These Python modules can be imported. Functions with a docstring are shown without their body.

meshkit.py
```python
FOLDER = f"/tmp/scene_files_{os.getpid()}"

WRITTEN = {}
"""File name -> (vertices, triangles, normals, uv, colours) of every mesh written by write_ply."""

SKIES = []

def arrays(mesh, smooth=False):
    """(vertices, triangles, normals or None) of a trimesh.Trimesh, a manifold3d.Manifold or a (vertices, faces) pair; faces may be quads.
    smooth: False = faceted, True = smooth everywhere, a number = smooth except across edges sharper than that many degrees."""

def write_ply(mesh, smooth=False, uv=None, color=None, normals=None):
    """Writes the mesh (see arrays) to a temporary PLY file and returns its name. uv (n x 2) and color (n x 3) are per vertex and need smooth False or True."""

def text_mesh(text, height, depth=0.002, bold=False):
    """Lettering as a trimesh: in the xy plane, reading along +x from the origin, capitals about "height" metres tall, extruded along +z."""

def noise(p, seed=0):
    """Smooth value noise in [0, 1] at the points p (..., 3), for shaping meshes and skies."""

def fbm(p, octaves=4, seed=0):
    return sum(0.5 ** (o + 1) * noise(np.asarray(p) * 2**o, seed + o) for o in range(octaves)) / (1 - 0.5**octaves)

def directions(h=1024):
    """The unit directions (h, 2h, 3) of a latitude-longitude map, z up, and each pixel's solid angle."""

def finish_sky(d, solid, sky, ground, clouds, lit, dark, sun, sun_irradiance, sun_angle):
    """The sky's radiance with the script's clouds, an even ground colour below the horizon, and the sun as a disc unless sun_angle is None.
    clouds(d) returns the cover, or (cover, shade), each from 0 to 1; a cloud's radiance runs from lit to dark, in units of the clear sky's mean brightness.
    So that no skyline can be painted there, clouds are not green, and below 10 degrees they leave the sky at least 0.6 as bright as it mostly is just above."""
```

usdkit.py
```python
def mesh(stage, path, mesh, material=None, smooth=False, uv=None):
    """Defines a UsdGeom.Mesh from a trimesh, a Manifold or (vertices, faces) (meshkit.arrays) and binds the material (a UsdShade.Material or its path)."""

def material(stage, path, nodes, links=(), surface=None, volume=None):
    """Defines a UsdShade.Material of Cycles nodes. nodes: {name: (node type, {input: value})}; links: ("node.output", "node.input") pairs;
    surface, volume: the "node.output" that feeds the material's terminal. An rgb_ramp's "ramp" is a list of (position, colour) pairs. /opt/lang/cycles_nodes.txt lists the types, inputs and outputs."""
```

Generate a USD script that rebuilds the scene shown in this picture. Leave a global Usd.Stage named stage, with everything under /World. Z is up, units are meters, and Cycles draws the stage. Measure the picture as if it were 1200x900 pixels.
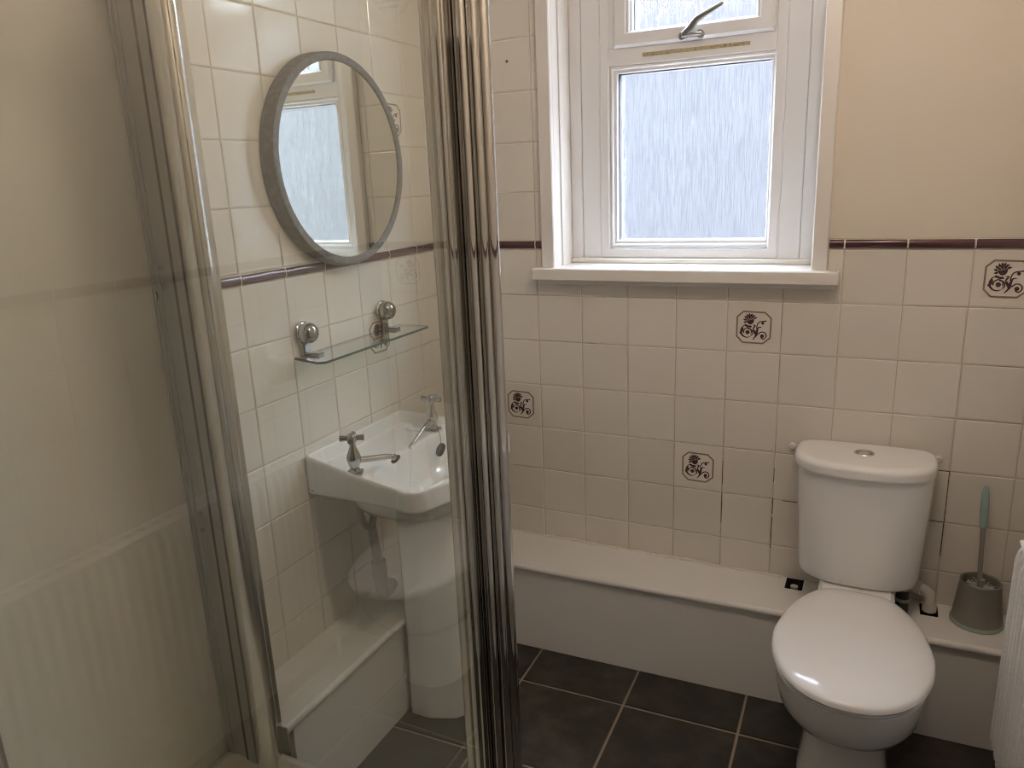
import math, random
import numpy as np, trimesh, usdkit, meshkit
import manifold3d as m3
import shapely, shapely.geometry as sg
from shapely import affinity
from pxr import Usd, UsdGeom, UsdLux, UsdShade, Gf, Sdf, Vt

random.seed(7)
rng = np.random.default_rng(7)
PI = math.pi
stage = Usd.Stage.CreateInMemory()
UsdGeom.SetStageUpAxis(stage, UsdGeom.Tokens.z)
UsdGeom.SetStageMetersPerUnit(stage, 1.0)
UsdGeom.Xform.Define(stage, '/World')

# ---------------------------------------------------------------- camera, sky, exposure
CAM = np.array([1.363, -2.267, 1.527])
R_ = np.array([0.9005900673717994, 0.4327661303385279, -0.04063258523739482])
U_ = np.array([-0.07566428229829088, 0.24813420139576103, 0.9657661903804525])
F_ = np.array([-0.42803323111125663, 0.8666850030602261, -0.2562121358073294])
cam = UsdGeom.Camera.Define(stage, '/World/camera')
cam.CreateHorizontalApertureAttr(36.0)
cam.CreateVerticalApertureAttr(27.0)
cam.CreateFocalLengthAttr(894.0 / 1200 * 36)
cam.CreateClippingRangeAttr(Gf.Vec2f(0.02, 1000))
cam.CreateExposureAttr(0.05)
cam.AddTransformOp().Set(Gf.Matrix4d(*R_, 0, *U_, 0, *(-F_), 0, *CAM, 1))

LAMP_POWER = 12.8          # emission of the ceiling lamp's bulbs
SKY_STRENGTH = 62.0

sky = UsdLux.DomeLight.Define(stage, '/World/sky')
skym = usdkit.material(stage, '/World/Looks/sky_look', {
    'tc': ('texture_coordinate', {}),
    'sep': ('separate_xyz', {}),
    'ramp': ('rgb_ramp', {'ramp': [(0.0, (.10, .10, .10)), (.495, (.12, .12, .12)), (.505, (.28, .325, .38)), (.75, (.55, .64, .75)), (1.0, (.77, .88, 1.0))]}),
    'mr': ('map_range', {'from_min': -1.0, 'from_max': 1.0, 'to_min': 0.0, 'to_max': 1.0}),
    'bg': ('background_shader', {'strength': SKY_STRENGTH}),
}, [('tc.generated', 'sep.vector'), ('sep.z', 'mr.value'), ('mr.result', 'ramp.fac'), ('ramp.color', 'bg.color')], surface='bg.background')
UsdShade.MaterialBindingAPI.Apply(sky.GetPrim()).Bind(skym)

# ---------------------------------------------------------------- helpers
used = {}


def path_for(name, parent=None):
    base = str(parent.GetPath()) if parent is not None else '/World'
    key = (base, name)
    n = used.get(key, 0)
    used[key] = n + 1
    return f'{base}/{name}' if n == 0 else f'{base}/{name}_{n:03d}'


def tag(p, label=None, cat=None, group=None, kind=None):
    for k, v in (('label', label), ('category', cat), ('group', group), ('kind', kind)):
        if v:
            p.SetCustomDataByKey(k, v)
    return p


def thing(name, label=None, cat=None, loc=(0, 0, 0), rotz=0, group=None, kind=None):
    x = UsdGeom.Xform.Define(stage, path_for(name))
    x.AddTranslateOp().Set(Gf.Vec3d(*map(float, loc)))
    if rotz:
        x.AddRotateZOp().Set(float(math.degrees(rotz)))
    p = x.GetPrim()
    p.SetCustomDataByKey('_', 0); p.ClearCustomDataByKey('_')
    ORIG[str(p.GetPath())] = (np.array(loc, float), rotz)
    return tag(p, label, cat, group, kind)


ORIG = {}


def obj(name, mesh, mat, parent=None, smooth=35, label=None, cat=None, group=None, kind=None, world=True):
    """One Mesh prim. Mesh coordinates are world coordinates; they are moved into the parent thing's frame."""
    v, f, nrm = meshkit.arrays(mesh, smooth)
    if parent is not None and world:
        top = '/'.join(str(parent.GetPath()).split('/')[:3])
        loc, rz = ORIG.get(top, (np.zeros(3), 0))
        v = v - loc
        if rz:
            c, s = math.cos(-rz), math.sin(-rz)
            M = np.array([[c, -s, 0], [s, c, 0], [0, 0, 1]])
            v = v @ M.T
            nrm = nrm @ M.T if nrm is not None else None
    m = UsdGeom.Mesh.Define(stage, path_for(name, parent))
    m.CreatePointsAttr(Vt.Vec3fArray.FromNumpy(v.astype(np.float32)))
    m.CreateFaceVertexCountsAttr(Vt.IntArray.FromNumpy(np.full(len(f), 3, np.int32)))
    m.CreateFaceVertexIndicesAttr(Vt.IntArray.FromNumpy(f.astype(np.int32).ravel()))
    m.CreateSubdivisionSchemeAttr('none')
    if nrm is not None:
        m.CreateNormalsAttr(Vt.Vec3fArray.FromNumpy(nrm.astype(np.float32)))
        m.SetNormalsInterpolation('vertex')
    UsdShade.MaterialBindingAPI.Apply(m.GetPrim()).Bind(mat)
    return tag(m.GetPrim(), label, cat, group, kind)


def cat_(*ms):
    return trimesh.util.concatenate([to_tm(m) for m in ms])


def to_tm(m):
    if isinstance(m, m3.Manifold):
        q = m.to_mesh()
        return trimesh.Trimesh(q.vert_properties[:, :3], q.tri_verts, process=False)
    return m


def to_m3(m):
    m = m.copy(); m.merge_vertices()
    return m3.Manifold(m3.Mesh(np.asarray(m.vertices, np.float32), np.asarray(m.faces, np.uint32)))


def box(lo, hi, b=0.0):
    """Box from lo to hi with chamfered edges of size b."""
    lo, hi = np.minimum(lo, hi).astype(float), np.maximum(lo, hi).astype(float)
    if b <= 0:
        m = trimesh.creation.box(hi - lo); m.apply_translation((lo + hi) / 2); return m
    b = min(b, *((hi - lo) * .49))
    pts = []
    for sx in (0, 1):
        for sy in (0, 1):
            for sz in (0, 1):
                c = np.where([sx, sy, sz], hi, lo)
                d = np.where([sx, sy, sz], -b, b)
                for k in range(3):
                    q = c + d; q[k] = c[k]; pts.append(q)
    return trimesh.convex.convex_hull(np.array(pts))


def tube(path, r, n=14, caps=True):
    P = np.array(path, float)
    rr = np.broadcast_to(np.asarray(r, float), (len(P),))
    T = np.gradient(P, axis=0); T /= np.linalg.norm(T, axis=1)[:, None]
    a = np.array([0, 0, 1.0]) if abs(T[0][2]) < .9 else np.array([1.0, 0, 0])
    V = []
    for i in range(len(P)):
        a = a - T[i] * (a @ T[i]); a /= np.linalg.norm(a)
        b = np.cross(T[i], a)
        t = np.linspace(0, 2 * PI, n, endpoint=False)
        V.append(P[i] + rr[i] * (np.cos(t)[:, None] * a + np.sin(t)[:, None] * b))
    return rings(V, caps)


def rings(V, caps=True):
    """Joins closed rings of equal length into one surface."""
    n = len(V[0]); A = np.vstack(V); f = []
    for i in range(len(V) - 1):
        for j in range(n):
            a, b, c, d = i * n + j, i * n + (j + 1) % n, (i + 1) * n + (j + 1) % n, (i + 1) * n + j
            f += [(a, b, c), (a, c, d)]
    A = list(A)
    if caps:
        for i, flip in ((0, True), (len(V) - 1, False)):
            k = len(A); A.append(np.mean(V[i], axis=0))
            for j in range(n):
                a, b = i * n + j, i * n + (j + 1) % n
                f.append((k, b, a) if flip else (k, a, b))
    m = trimesh.Trimesh(np.array(A), np.array(f), process=False)
    return m


def fix(m):
    m = to_tm(m); m.merge_vertices(); m.fix_normals(); return m


def lathe(prof, loc=(0, 0, 0), axis='z', n=40):
    """prof: (r, h) pairs. axis: direction of h."""
    t = np.linspace(0, 2 * PI, n, endpoint=False)
    V = [np.stack([r * np.cos(t), r * np.sin(t), 0 * t + h], 1) for r, h in prof]
    m = rings(V, True)
    v = m.vertices.copy()
    if axis == 'x':
        v = np.stack([v[:, 2], v[:, 0], v[:, 1]], 1)
    elif axis == 'y':
        v = np.stack([v[:, 1], v[:, 2], v[:, 0]], 1)
    m.vertices = v + np.array(loc)
    m.fix_normals()
    return m


def spline(pts, n=24):
    P = np.array(pts, float)
    P = np.vstack([2 * P[0] - P[1], P, 2 * P[-1] - P[-2]])
    out = []
    k = len(P) - 3
    per = max(2, n // k)
    for i in range(1, len(P) - 2):
        for t in np.linspace(0, 1, per, endpoint=False):
            a, b, c, d = P[i - 1], P[i], P[i + 1], P[i + 2]
            out.append(.5 * (2 * b + (c - a) * t + (2 * a - 5 * b + 4 * c - d) * t * t + (3 * b - a - 3 * c + d) * t ** 3))
    out.append(P[-2])
    return np.array(out)


def extrude(poly, z0, z1):
    gs = getattr(poly, 'geoms', [poly])
    ms = []
    for g in gs:
        if g.area < 1e-12: continue
        m = trimesh.creation.extrude_polygon(g, z1 - z0, engine='earcut'); m.apply_translation([0, 0, z0]); ms.append(m)
    return trimesh.util.concatenate(ms)


def wall_y(m):
    """(x, z, depth) -> world for the back wall: mesh made in xy with height along +z, turned so that +z points into the room (-y)."""
    v = m.vertices.copy(); m = m.copy(); m.vertices = np.stack([v[:, 0], -v[:, 2], v[:, 1]], 1); m.fix_normals(); return m


def wall_x(m):
    """mesh in (y, z, height) for the left wall, height towards +x."""
    v = m.vertices.copy(); m = m.copy(); m.vertices = np.stack([v[:, 2], v[:, 0], v[:, 1]], 1); m.fix_normals(); return m


def wall_r(m, W):
    v = m.vertices.copy(); m = m.copy(); m.vertices = np.stack([W - v[:, 2], v[:, 0], v[:, 1]], 1); m.fix_normals(); return m


# ---------------------------------------------------------------- materials
def principled(name, color, rough=.5, noise=None, bump=None, vary=None, **kw):
    """noise: (scale, amount, second colour); bump: (scale, strength, distance); vary: brightness range between objects."""
    nodes = {'p': ('principled_bsdf', {'base_color': color, 'roughness': rough, **kw})}
    links = []
    if noise or bump:
        nodes['g'] = ('texture_coordinate', {})
    src = None
    if noise:
        sc, c2, lo, hi = noise
        nodes['n'] = ('noise_texture', {'scale': sc, 'detail': 5.0, 'roughness': .6})
        nodes['r'] = ('rgb_ramp', {'ramp': [(0, color), (lo, color), (hi, c2), (1, c2)]})
        links += [('g.object', 'n.vector'), ('n.fac', 'r.fac')]
        src = 'r.color'
    if vary:
        nodes['o'] = ('object_info', {})
        nodes['mr'] = ('map_range', {'from_min': 0.0, 'from_max': 1.0, 'to_min': vary[0], 'to_max': vary[1]})
        nodes['mx'] = ('mix_color', {'blend_type': 'multiply', 'fac': 1.0, 'a': color})
        nodes['cc'] = ('combine_xyz', {})
        links += [('o.random', 'mr.value'), ('mr.result', 'cc.x'), ('mr.result', 'cc.y'), ('mr.result', 'cc.z'), ('cc.vector', 'mx.b')]
        if src: links.append((src, 'mx.a'))
        src = 'mx.result'
    if src: links.append((src, 'p.base_color'))
    if bump:
        nodes['bn'] = ('noise_texture', {'scale': bump[0], 'detail': 3.0})
        nodes['b'] = ('bump', {'strength': bump[1], 'distance': bump[2]})
        links += [('g.object', 'bn.vector'), ('bn.fac', 'b.height'), ('b.normal', 'p.normal')]
    return usdkit.material(stage, '/World/Looks/' + name, nodes, links, surface='p.BSDF')


M = {}
M['tile'] = principled('cream_tile', (.77, .72, .64), .13, bump=(9.0, .05, .004), vary=(.965, 1.03))
M['grout'] = principled('grout', (.60, .53, .43), .85, noise=(5.0, (.40, .33, .25), .52, .66))
M['grout_light'] = principled('light_grout', (.66, .60, .52), .8)
M['grout_dark'] = principled('stained_grout', (.15, .115, .085), .9)
M['plum'] = principled('plum_glaze', (.085, .035, .04), .15)
M['motif'] = principled('motif_print', (.075, .035, .035), .25)
M['motif_line'] = principled('motif_outline', (.27, .19, .145), .25)
M['plaster'] = principled('cream_paint', (.73, .655, .55), .6, bump=(60.0, .06, .002))
M['ceiling'] = principled('ceiling_paint', (.80, .77, .71), .7)
M['wood'] = principled('white_gloss_paint', (.80, .76, .70), .3, bump=(40.0, .03, .002))
M['upvc'] = principled('white_upvc', (.80, .79, .78), .22)
M['gasket'] = principled('black_gasket', (.02, .02, .02), .6)
M['panel'] = principled('shower_panel', (.68, .65, .57), .45, bump=(300.0, .05, .001))
M['boxing'] = principled('boxing_paint', (.82, .80, .76), .3, bump=(25.0, .04, .002))
M['sealant'] = principled('sealant', (.78, .73, .64), .5)
M['dark'] = principled('painted_hole_shade', (.012, .011, .010), .9)  # near black, stands in for the shade inside the boxing cut-outs
M['ceramic'] = principled('white_ceramic', (.90, .89, .87), .08, coat_weight=.4)
M['seat'] = principled('white_seat_plastic', (.90, .89, .87), .14, coat_weight=.3)
M['chrome'] = principled('chrome', (.76, .75, .73), .09, metallic=1.0)
M['tap_chrome'] = principled('tap_chrome', (.44, .44, .435), .05, metallic=1.0)
M['post_chrome'] = principled('post_chrome', (.58, .57, .54), .05, metallic=1.0)
M['chrome_broad'] = principled('bowed_chrome', (.70, .69, .66), .17, metallic=1.0)
M['chrome_soft'] = principled('satin_chrome', (.66, .65, .62), .22, metallic=1.0)
M['alu'] = principled('aluminium', (.42, .42, .39), .35, metallic=.35)
M['strip_seal'] = principled('clear_grey_seal', (.40, .42, .36), .4)
M['handle'] = principled('window_handle_metal', (.33, .31, .29), .35, metallic=1.0)
M['seal'] = principled('brown_seal', (.10, .07, .04), .5)
M['mirror'] = principled('mirror_silver', (.90, .92, .91), .0, metallic=1.0)
M['stone'] = principled('grey_concrete_frame', (.115, .117, .116), .6, noise=(70.0, (.21, .21, .205), .45, .7), bump=(90.0, .2, .002))
M['slate'] = principled('dark_slate_tile', (.021, .018, .014), .42, noise=(11.0, (.058, .048, .037), .42, .72), bump=(18.0, .35, .004), vary=(.8, 1.25))
M['floor_grout'] = principled('floor_grout', (.33, .27, .19), .9)
M['grey_plastic'] = principled('grey_plastic', (.23, .215, .18), .4)
M['brush_grey'] = principled('brush_grey', (.27, .25, .22), .4)
M['teal'] = principled('teal_rubber', (.33, .45, .42), .45)
M['green_rim'] = principled('pale_green_rubber', (.36, .42, .35), .5)
M['bristle'] = principled('bristles', (.55, .52, .47), .8)
M['pipe'] = principled('white_pipe', (.62, .57, .50), .4)
M['hose'] = principled('grey_hose', (.26, .25, .225), .45)
M['rubber'] = principled('black_rubber', (.02, .02, .02), .5)
M['radiator'] = principled('radiator_enamel', (.82, .80, .77), .25)
M['tray'] = principled('shower_tray', (.70, .66, .56), .25)
M['paper'] = principled('toilet_paper', (.80, .79, .76), .9)
M['door'] = principled('hall_paint', (.45, .36, .26), .6)
M['carpet'] = principled('hall_carpet', (.13, .10, .08), .95)
M['sticker'] = principled('window_sticker', (.42, .355, .20), .5, noise=(160.0, (.26, .20, .09), .52, .60))
M['knob'] = principled('white_cap', (.80, .79, .76), .3)


def glass_pane(name, tint, boost=1.7, haze=0.0, haze_color=(.6, .6, .52)):
    nodes = {
        'fr': ('fresnel', {'IOR': 1.5}), 'geo': ('geometry', {}),
        'inv': ('math', {'math_type': 'subtract', 'value1': 1.0}),
        'mul': ('math', {'math_type': 'multiply'}), 'mul2': ('math', {'math_type': 'multiply', 'value2': boost, 'use_clamp': True}),
        't': ('transparent_bsdf', {'color': tint}), 'g': ('glossy_bsdf', {'color': (1, 1, 1), 'roughness': 0.0}),
        'mix': ('mix_closure', {})}
    links = [('geo.backfacing', 'inv.value2'), ('fr.fac', 'mul.value1'), ('inv.value', 'mul.value2'), ('mul.value', 'mul2.value1'),
             ('mul2.value', 'mix.fac'), ('t.BSDF', 'mix.closure1'), ('g.BSDF', 'mix.closure2')]
    out = 'mix.closure'
    if haze:
        nodes['d'] = ('diffuse_bsdf', {'color': haze_color}); nodes['hz'] = ('mix_closure', {'fac': haze})
        links += [('mix.closure', 'hz.closure1'), ('d.BSDF', 'hz.closure2')]
        out = 'hz.closure'
    return usdkit.material(stage, '/World/Looks/' + name, nodes, links, surface=out)


M['shower_glass'] = glass_pane('shower_glass', (.980, .990, .972), 1.95, haze=.006)
M['shelf_glass'] = glass_pane('shelf_glass', (.86, .93, .90), 1.8)
M['shelf_edge'] = principled('shelf_glass_edge', (.03, .075, .065), .15)
# reeded window glass: vertical relief, bright and dim daylight streaks also painted into its colour; lets the daylight through softly
M['window_glass'] = usdkit.material(stage, '/World/Looks/window_glass', {
    'tc': ('texture_coordinate', {}), 'mp': ('mapping', {'scale': (330.0, 1.0, 13.0)}),
    'n': ('noise_texture', {'scale': 1.0, 'detail': 2.0, 'distortion': .4}),
    'b': ('bump', {'strength': .55, 'distance': .005}),
    'rf': ('refraction_bsdf', {'roughness': .10, 'IOR': 1.35}),
    'tp': ('transparent_bsdf', {}),
    'rp': ('rgb_ramp', {'ramp': [(0.0, (.78, .79, .82)), (.36, (.84, .85, .88)), (.64, (.95, .955, .985)), (1.0, (.98, .98, 1.0))]}),
    'm1': ('mix_closure', {'fac': .35}),
    'gl': ('glossy_bsdf', {'color': (1, 1, 1), 'roughness': .15}), 'm2': ('mix_closure', {'fac': .04}),
}, [('tc.object', 'mp.vector'), ('mp.vector', 'n.vector'), ('n.fac', 'b.height'), ('b.normal', 'rf.normal'), ('b.normal', 'gl.normal'),
    ('n.fac', 'rp.fac'), ('rp.color', 'rf.color'), ('rp.color', 'tp.color'),
    ('rf.BSDF', 'm1.closure1'), ('tp.BSDF', 'm1.closure2'), ('m1.closure', 'm2.closure1'), ('gl.BSDF', 'm2.closure2')], surface='m2.closure')
M['bulb'] = usdkit.material(stage, '/World/Looks/bulb', {'e': ('emission', {'color': (1.0, .83, .71), 'strength': LAMP_POWER * 10})}, [], surface='e.emission')

# ---------------------------------------------------------------- room dimensions
W, CEIL, NEAR = 1.76, 2.40, -2.62
YS, XF = -1.16, .745            # the shower's two glass planes
P, PV = .152, .151              # tile pitch
B0, L0Y = .3501, -.9308         # tile joints on the back and left wall
Z0 = 1.165                      # joint below the first full row under the dado
DADO0, DADO1 = 1.315, 1.342
OPEN = (.377, 1.222, 1.215, 2.34)  # window casing on the wall: x0, x1, z0, z1

floor = thing('floor', 'dark slate-look floor tiles with pale grout lines', 'floor', kind='structure')
obj('grout_bed', box((-.1, NEAR - .1, -.05), (W + .1, .2, -.003)), M['floor_grout'], floor)
FT, FA = .333, .022
ca, sa = math.cos(FA), math.sin(FA)
org = np.array([.757, -.381])
ex, ey = np.array([ca, sa]), np.array([-sa, ca])
room = sg.box(0, NEAR, W, 0)
for i in range(-4, 5):
    for j in range(-8, 3):
        a = org + ex * i * FT + ey * j * FT
        g = .0035
        q = sg.Polygon([a + ex * g + ey * g, a + ex * (FT - g) + ey * g, a + ex * (FT - g) + ey * (FT - g), a + ex * g + ey * (FT - g)]).intersection(room)
        if q.area < .002 or q.geom_type != 'Polygon': continue
        hz = .0006 * rng.normal()
        q2 = q.buffer(-.002)
        m = cat_(extrude(q, -.008, -.002 + hz), extrude(q2, -.003, 0 + hz))
        obj('floor_tile', m, M['slate'], floor, smooth=False)

ceiling = obj('ceiling', box((-.1, NEAR - .1, CEIL), (W + .1, .25, CEIL + .05)), M['ceiling'], label='plain cream ceiling above the bathroom', cat='ceiling', kind='structure', smooth=False)


def cushion(poly, tilt=True):
    """A glazed tile from a flat outline: proud face with a small rolled edge. Height along +z, face at z = 0."""
    a = poly.buffer(-.0011, join_style='mitre'); b = a.buffer(-.0012, join_style='mitre'); c = a.buffer(-.004, join_style='mitre')
    if a.is_empty or b.is_empty or c.is_empty or a.geom_type != 'Polygon' or c.geom_type != 'Polygon' or b.geom_type != 'Polygon': return None
    if not (len(a.exterior.coords) == len(b.exterior.coords) == len(c.exterior.coords)): return None
    A, B, C = (np.array(sg.polygon.orient(s).exterior.coords)[:-1] for s in (a, b, c))
    cen = np.array(poly.centroid.coords[0]); t = rng.normal(size=2) * .0035 if tilt else np.zeros(2); dz = rng.normal() * .00025
    k = len(A)
    Z = lambda p, h: np.column_stack([p, h + (p - cen) @ t + dz])
    # roll starting corners alike
    roll = lambda p, q: np.roll(q, -int(np.argmin(((q - p[0]) ** 2).sum(1))), axis=0)
    B, C = roll(A, B), roll(A, C)
    V = np.vstack([np.column_stack([A, np.full(k, -.007)]), Z(A, -.0018), Z(B, -.0006), Z(C, 0.0)])
    f = []
    for s in range(3):
        for j in range(k):
            p, q, r, u = s * k + j, s * k + (j + 1) % k, (s + 1) * k + (j + 1) % k, (s + 1) * k + j
            f += [(p, q, r), (p, r, u)]
    import mapbox_earcut as ec
    tri = np.array(ec.triangulate_float64(C, np.array([k], np.uint32))).reshape(-1, 3)
    f += [tuple(3 * k + tri[i]) for i in range(len(tri))]
    m = trimesh.Trimesh(V, np.array(f), process=False)
    return m


def stroke(pts, w, taper=False):
    P = spline([(x, y, 0) for x, y in pts], 24)[:, :2]
    if not taper: return sg.LineString(P).buffer(w)
    gs = []
    for i in range(len(P) - 1):
        a = w * (1 - .75 * abs(2 * i / (len(P) - 1) - .9))
        gs.append(sg.LineString(P[i:i + 2]).buffer(max(a, w * .25)))
    return shapely.union_all(gs)


def motif_shapes():
    """The printed octagon with a rose, stem and scrolls; in a unit square about the origin (half width 1), y up."""
    N = lambda pts: [((x - 448) / 300, (470 - y) / 290) for x, y in pts]
    octo = sg.Polygon(N([(150, 290), (260, 190), (640, 200), (748, 300), (742, 650), (615, 755), (260, 748), (150, 640)]))
    ring = octo.buffer(.045).difference(octo.buffer(-.045))
    S = []
    ang = lambda cx, cy, r0, r1, a0, a1, n=9: [(cx + (r0 + (r1 - r0) * k / (n - 1)) * math.cos(math.radians(a0 + (a1 - a0) * k / (n - 1))), cy + (r0 + (r1 - r0) * k / (n - 1)) * math.sin(math.radians(a0 + (a1 - a0) * k / (n - 1)))) for k in range(n)]
    S.append(stroke(N(ang(340, 550, 128, 100, 250, 60, 12)), .055, True))            # big left scroll
    S.append(stroke(N(ang(345, 555, 62, 75, 20, -190, 9)), .03))
    S.append(stroke(N([(405, 620), (430, 590), (428, 540), (400, 510), (360, 500)]), .03))
    S.append(sg.Point(N([(343, 562)])[0]).buffer(.125))
    S.append(sg.Point(N([(213, 575)])[0]).buffer(.06))
    S.append(stroke(N([(240, 470), (255, 500), (240, 560), (215, 575)]), .05, True))
    S.append(stroke(N([(440, 690), (480, 640), (500, 590), (512, 520), (535, 470), (585, 462)]), .07, True))
    S.append(stroke(N([(455, 530), (480, 580), (500, 610)]), .065))
    S.append(stroke(N([(428, 430), (470, 440), (440, 500), (465, 560)]), .045, True))
    S.append(stroke(N([(500, 490), (508, 430), (540, 375), (600, 360), (655, 350)]), .03))
    S.append(sg.Point(N([(605, 392)])[0]).buffer(.085)); S.append(sg.Point(N([(655, 352)])[0]).buffer(.045))
    S.append(stroke(N([(530, 590), (575, 553), (630, 553), (668, 590), (665, 640), (625, 675), (585, 655)]), .032))
    S.append(sg.Point(N([(602, 622)])[0]).buffer(.11))
    S.append(stroke(N([(300, 435), (345, 455), (395, 458)]), .06))
    c = N([(385, 345)])[0]
    rose = affinity.scale(sg.Point(c).buffer(.225), .95, 1.15)
    for a in (35, 80, 130, 175):
        rose = rose.difference(sg.LineString([(c[0] + .06 * math.cos(math.radians(a)), c[1] + .06 * math.sin(math.radians(a))), (c[0] + .3 * math.cos(math.radians(a)), c[1] + .3 * math.sin(math.radians(a)))]).buffer(.014))
    S.append(rose)
    for a in (25, 52, 75, 97, 120, 145, 172, 200):
        r0, r1 = .22, .42
        d = (math.cos(math.radians(a)), math.sin(math.radians(a)))
        S.append(stroke([(c[0] + r0 * d[0], c[1] + r0 * d[1]), (c[0] + .32 * d[0] - .02 * d[1], c[1] + .32 * d[1] + .02 * d[0]), (c[0] + r1 * d[0], c[1] + r1 * d[1])], .06, True))
    return ring, shapely.union_all(S)


RING, FLOWER = motif_shapes()


def tile_field(parent, turn, u0, u1, z0, z1, uj, zj, hole=None, motifs=(), mat='tile', cover=None):
    """Tiles as parts of a wall. uj: first joint along the wall; zj: a joint height; motifs: (u, z) centres of the patterned tiles."""
    area = sg.box(u0, z0, u1, z1)
    if hole: area = area.difference(sg.box(hole[0], hole[2], hole[1], hole[3]))
    for i in range(math.floor((u0 - uj) / P), math.ceil((u1 - uj) / P)):
        for k in range(math.floor((z0 - zj) / PV + 1e-6), math.ceil((z1 - zj) / PV - 1e-6)):
            c = sg.box(uj + i * P, zj + k * PV, uj + (i + 1) * P, zj + (k + 1) * PV).intersection(area)
            for q in getattr(c, 'geoms', [c]):
                if q.geom_type != 'Polygon' or q.area < 1e-4: continue
                pieces = [q]
                if len(q.exterior.coords) > 5:     # an L round the casing: two tiles cut
                    pass
                for s in pieces:
                    m = cushion(s)
                    if m is None: continue
                    t = obj('tile', turn(m), M[mat], parent, smooth=False)
                    for (mu, mz) in motifs:
                        if s.contains(sg.Point(mu, mz)):
                            cu, cz = uj + (i + .5) * P, zj + (k + .5) * PV
                            sc = .0475
                            place = lambda g: affinity.translate(affinity.scale(g, sc, sc, origin=(0, 0)), cu, cz)
                            tag(t, 'cream tile printed with an octagon and a plum rose scroll')
                            obj('motif_border', turn(extrude(place(RING), -.0008, .0011)), M['motif_line'], t, smooth=False)
                            obj('motif_flower', turn(extrude(place(FLOWER), -.0008, .0011)), M['motif'], t, smooth=False)


def dado(parent, turn, u0, u1, uj, skip=None):
    zc, r = (DADO0 + DADO1) / 2, (DADO1 - DADO0) / 2
    prof = [(zc - r, -.006)] + [(zc - r * math.cos(q), .0085 * math.sin(q) ** .8) for q in np.linspace(0, PI, 9)] + [(zc + r, -.006)]
    for lo, hi in ([(u0, u1)] if not skip else [(u0, skip[0] - .001), (skip[1] + .001, u1)]):
        m = rings([np.array([(u, z, h) for z, h in prof]) for u in (lo, hi)], True); m.fix_normals()
        obj('dado_grout', turn(m), M['grout_light'], parent, smooth=40)
    k0, k1 = math.floor((u0 - uj) / P), math.ceil((u1 - uj) / P)
    for i in range(k0, k1):
        a, b = max(u0, uj + i * P), min(u1, uj + (i + 1) * P)
        for lo, hi in ([(a, b)] if not skip else [(a, min(b, skip[0])), (max(a, skip[1]), b)]):
            lo, hi = lo + .0021, hi - .0021
            if hi - lo < .006: continue
            zc, r = (DADO0 + DADO1) / 2, (DADO1 - DADO0) / 2 - .0012
            t = np.linspace(0, PI, 9)
            prof = [(zc - r, -.006)] + [(zc - r * math.cos(s), .0105 * math.sin(s) ** .8) for s in t] + [(zc + r, -.006)]
            V = [np.array([(u, z, h) for z, h in prof]) for u in (lo, lo + .0008, hi - .0008, hi)]
            V[0][:, 2] -= .001; V[3][:, 2] -= .001
            m = rings(V, True); m.merge_vertices(); m.fix_normals()
            obj('dado_tile', turn(m), M['plum'], parent, smooth=40)


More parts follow.
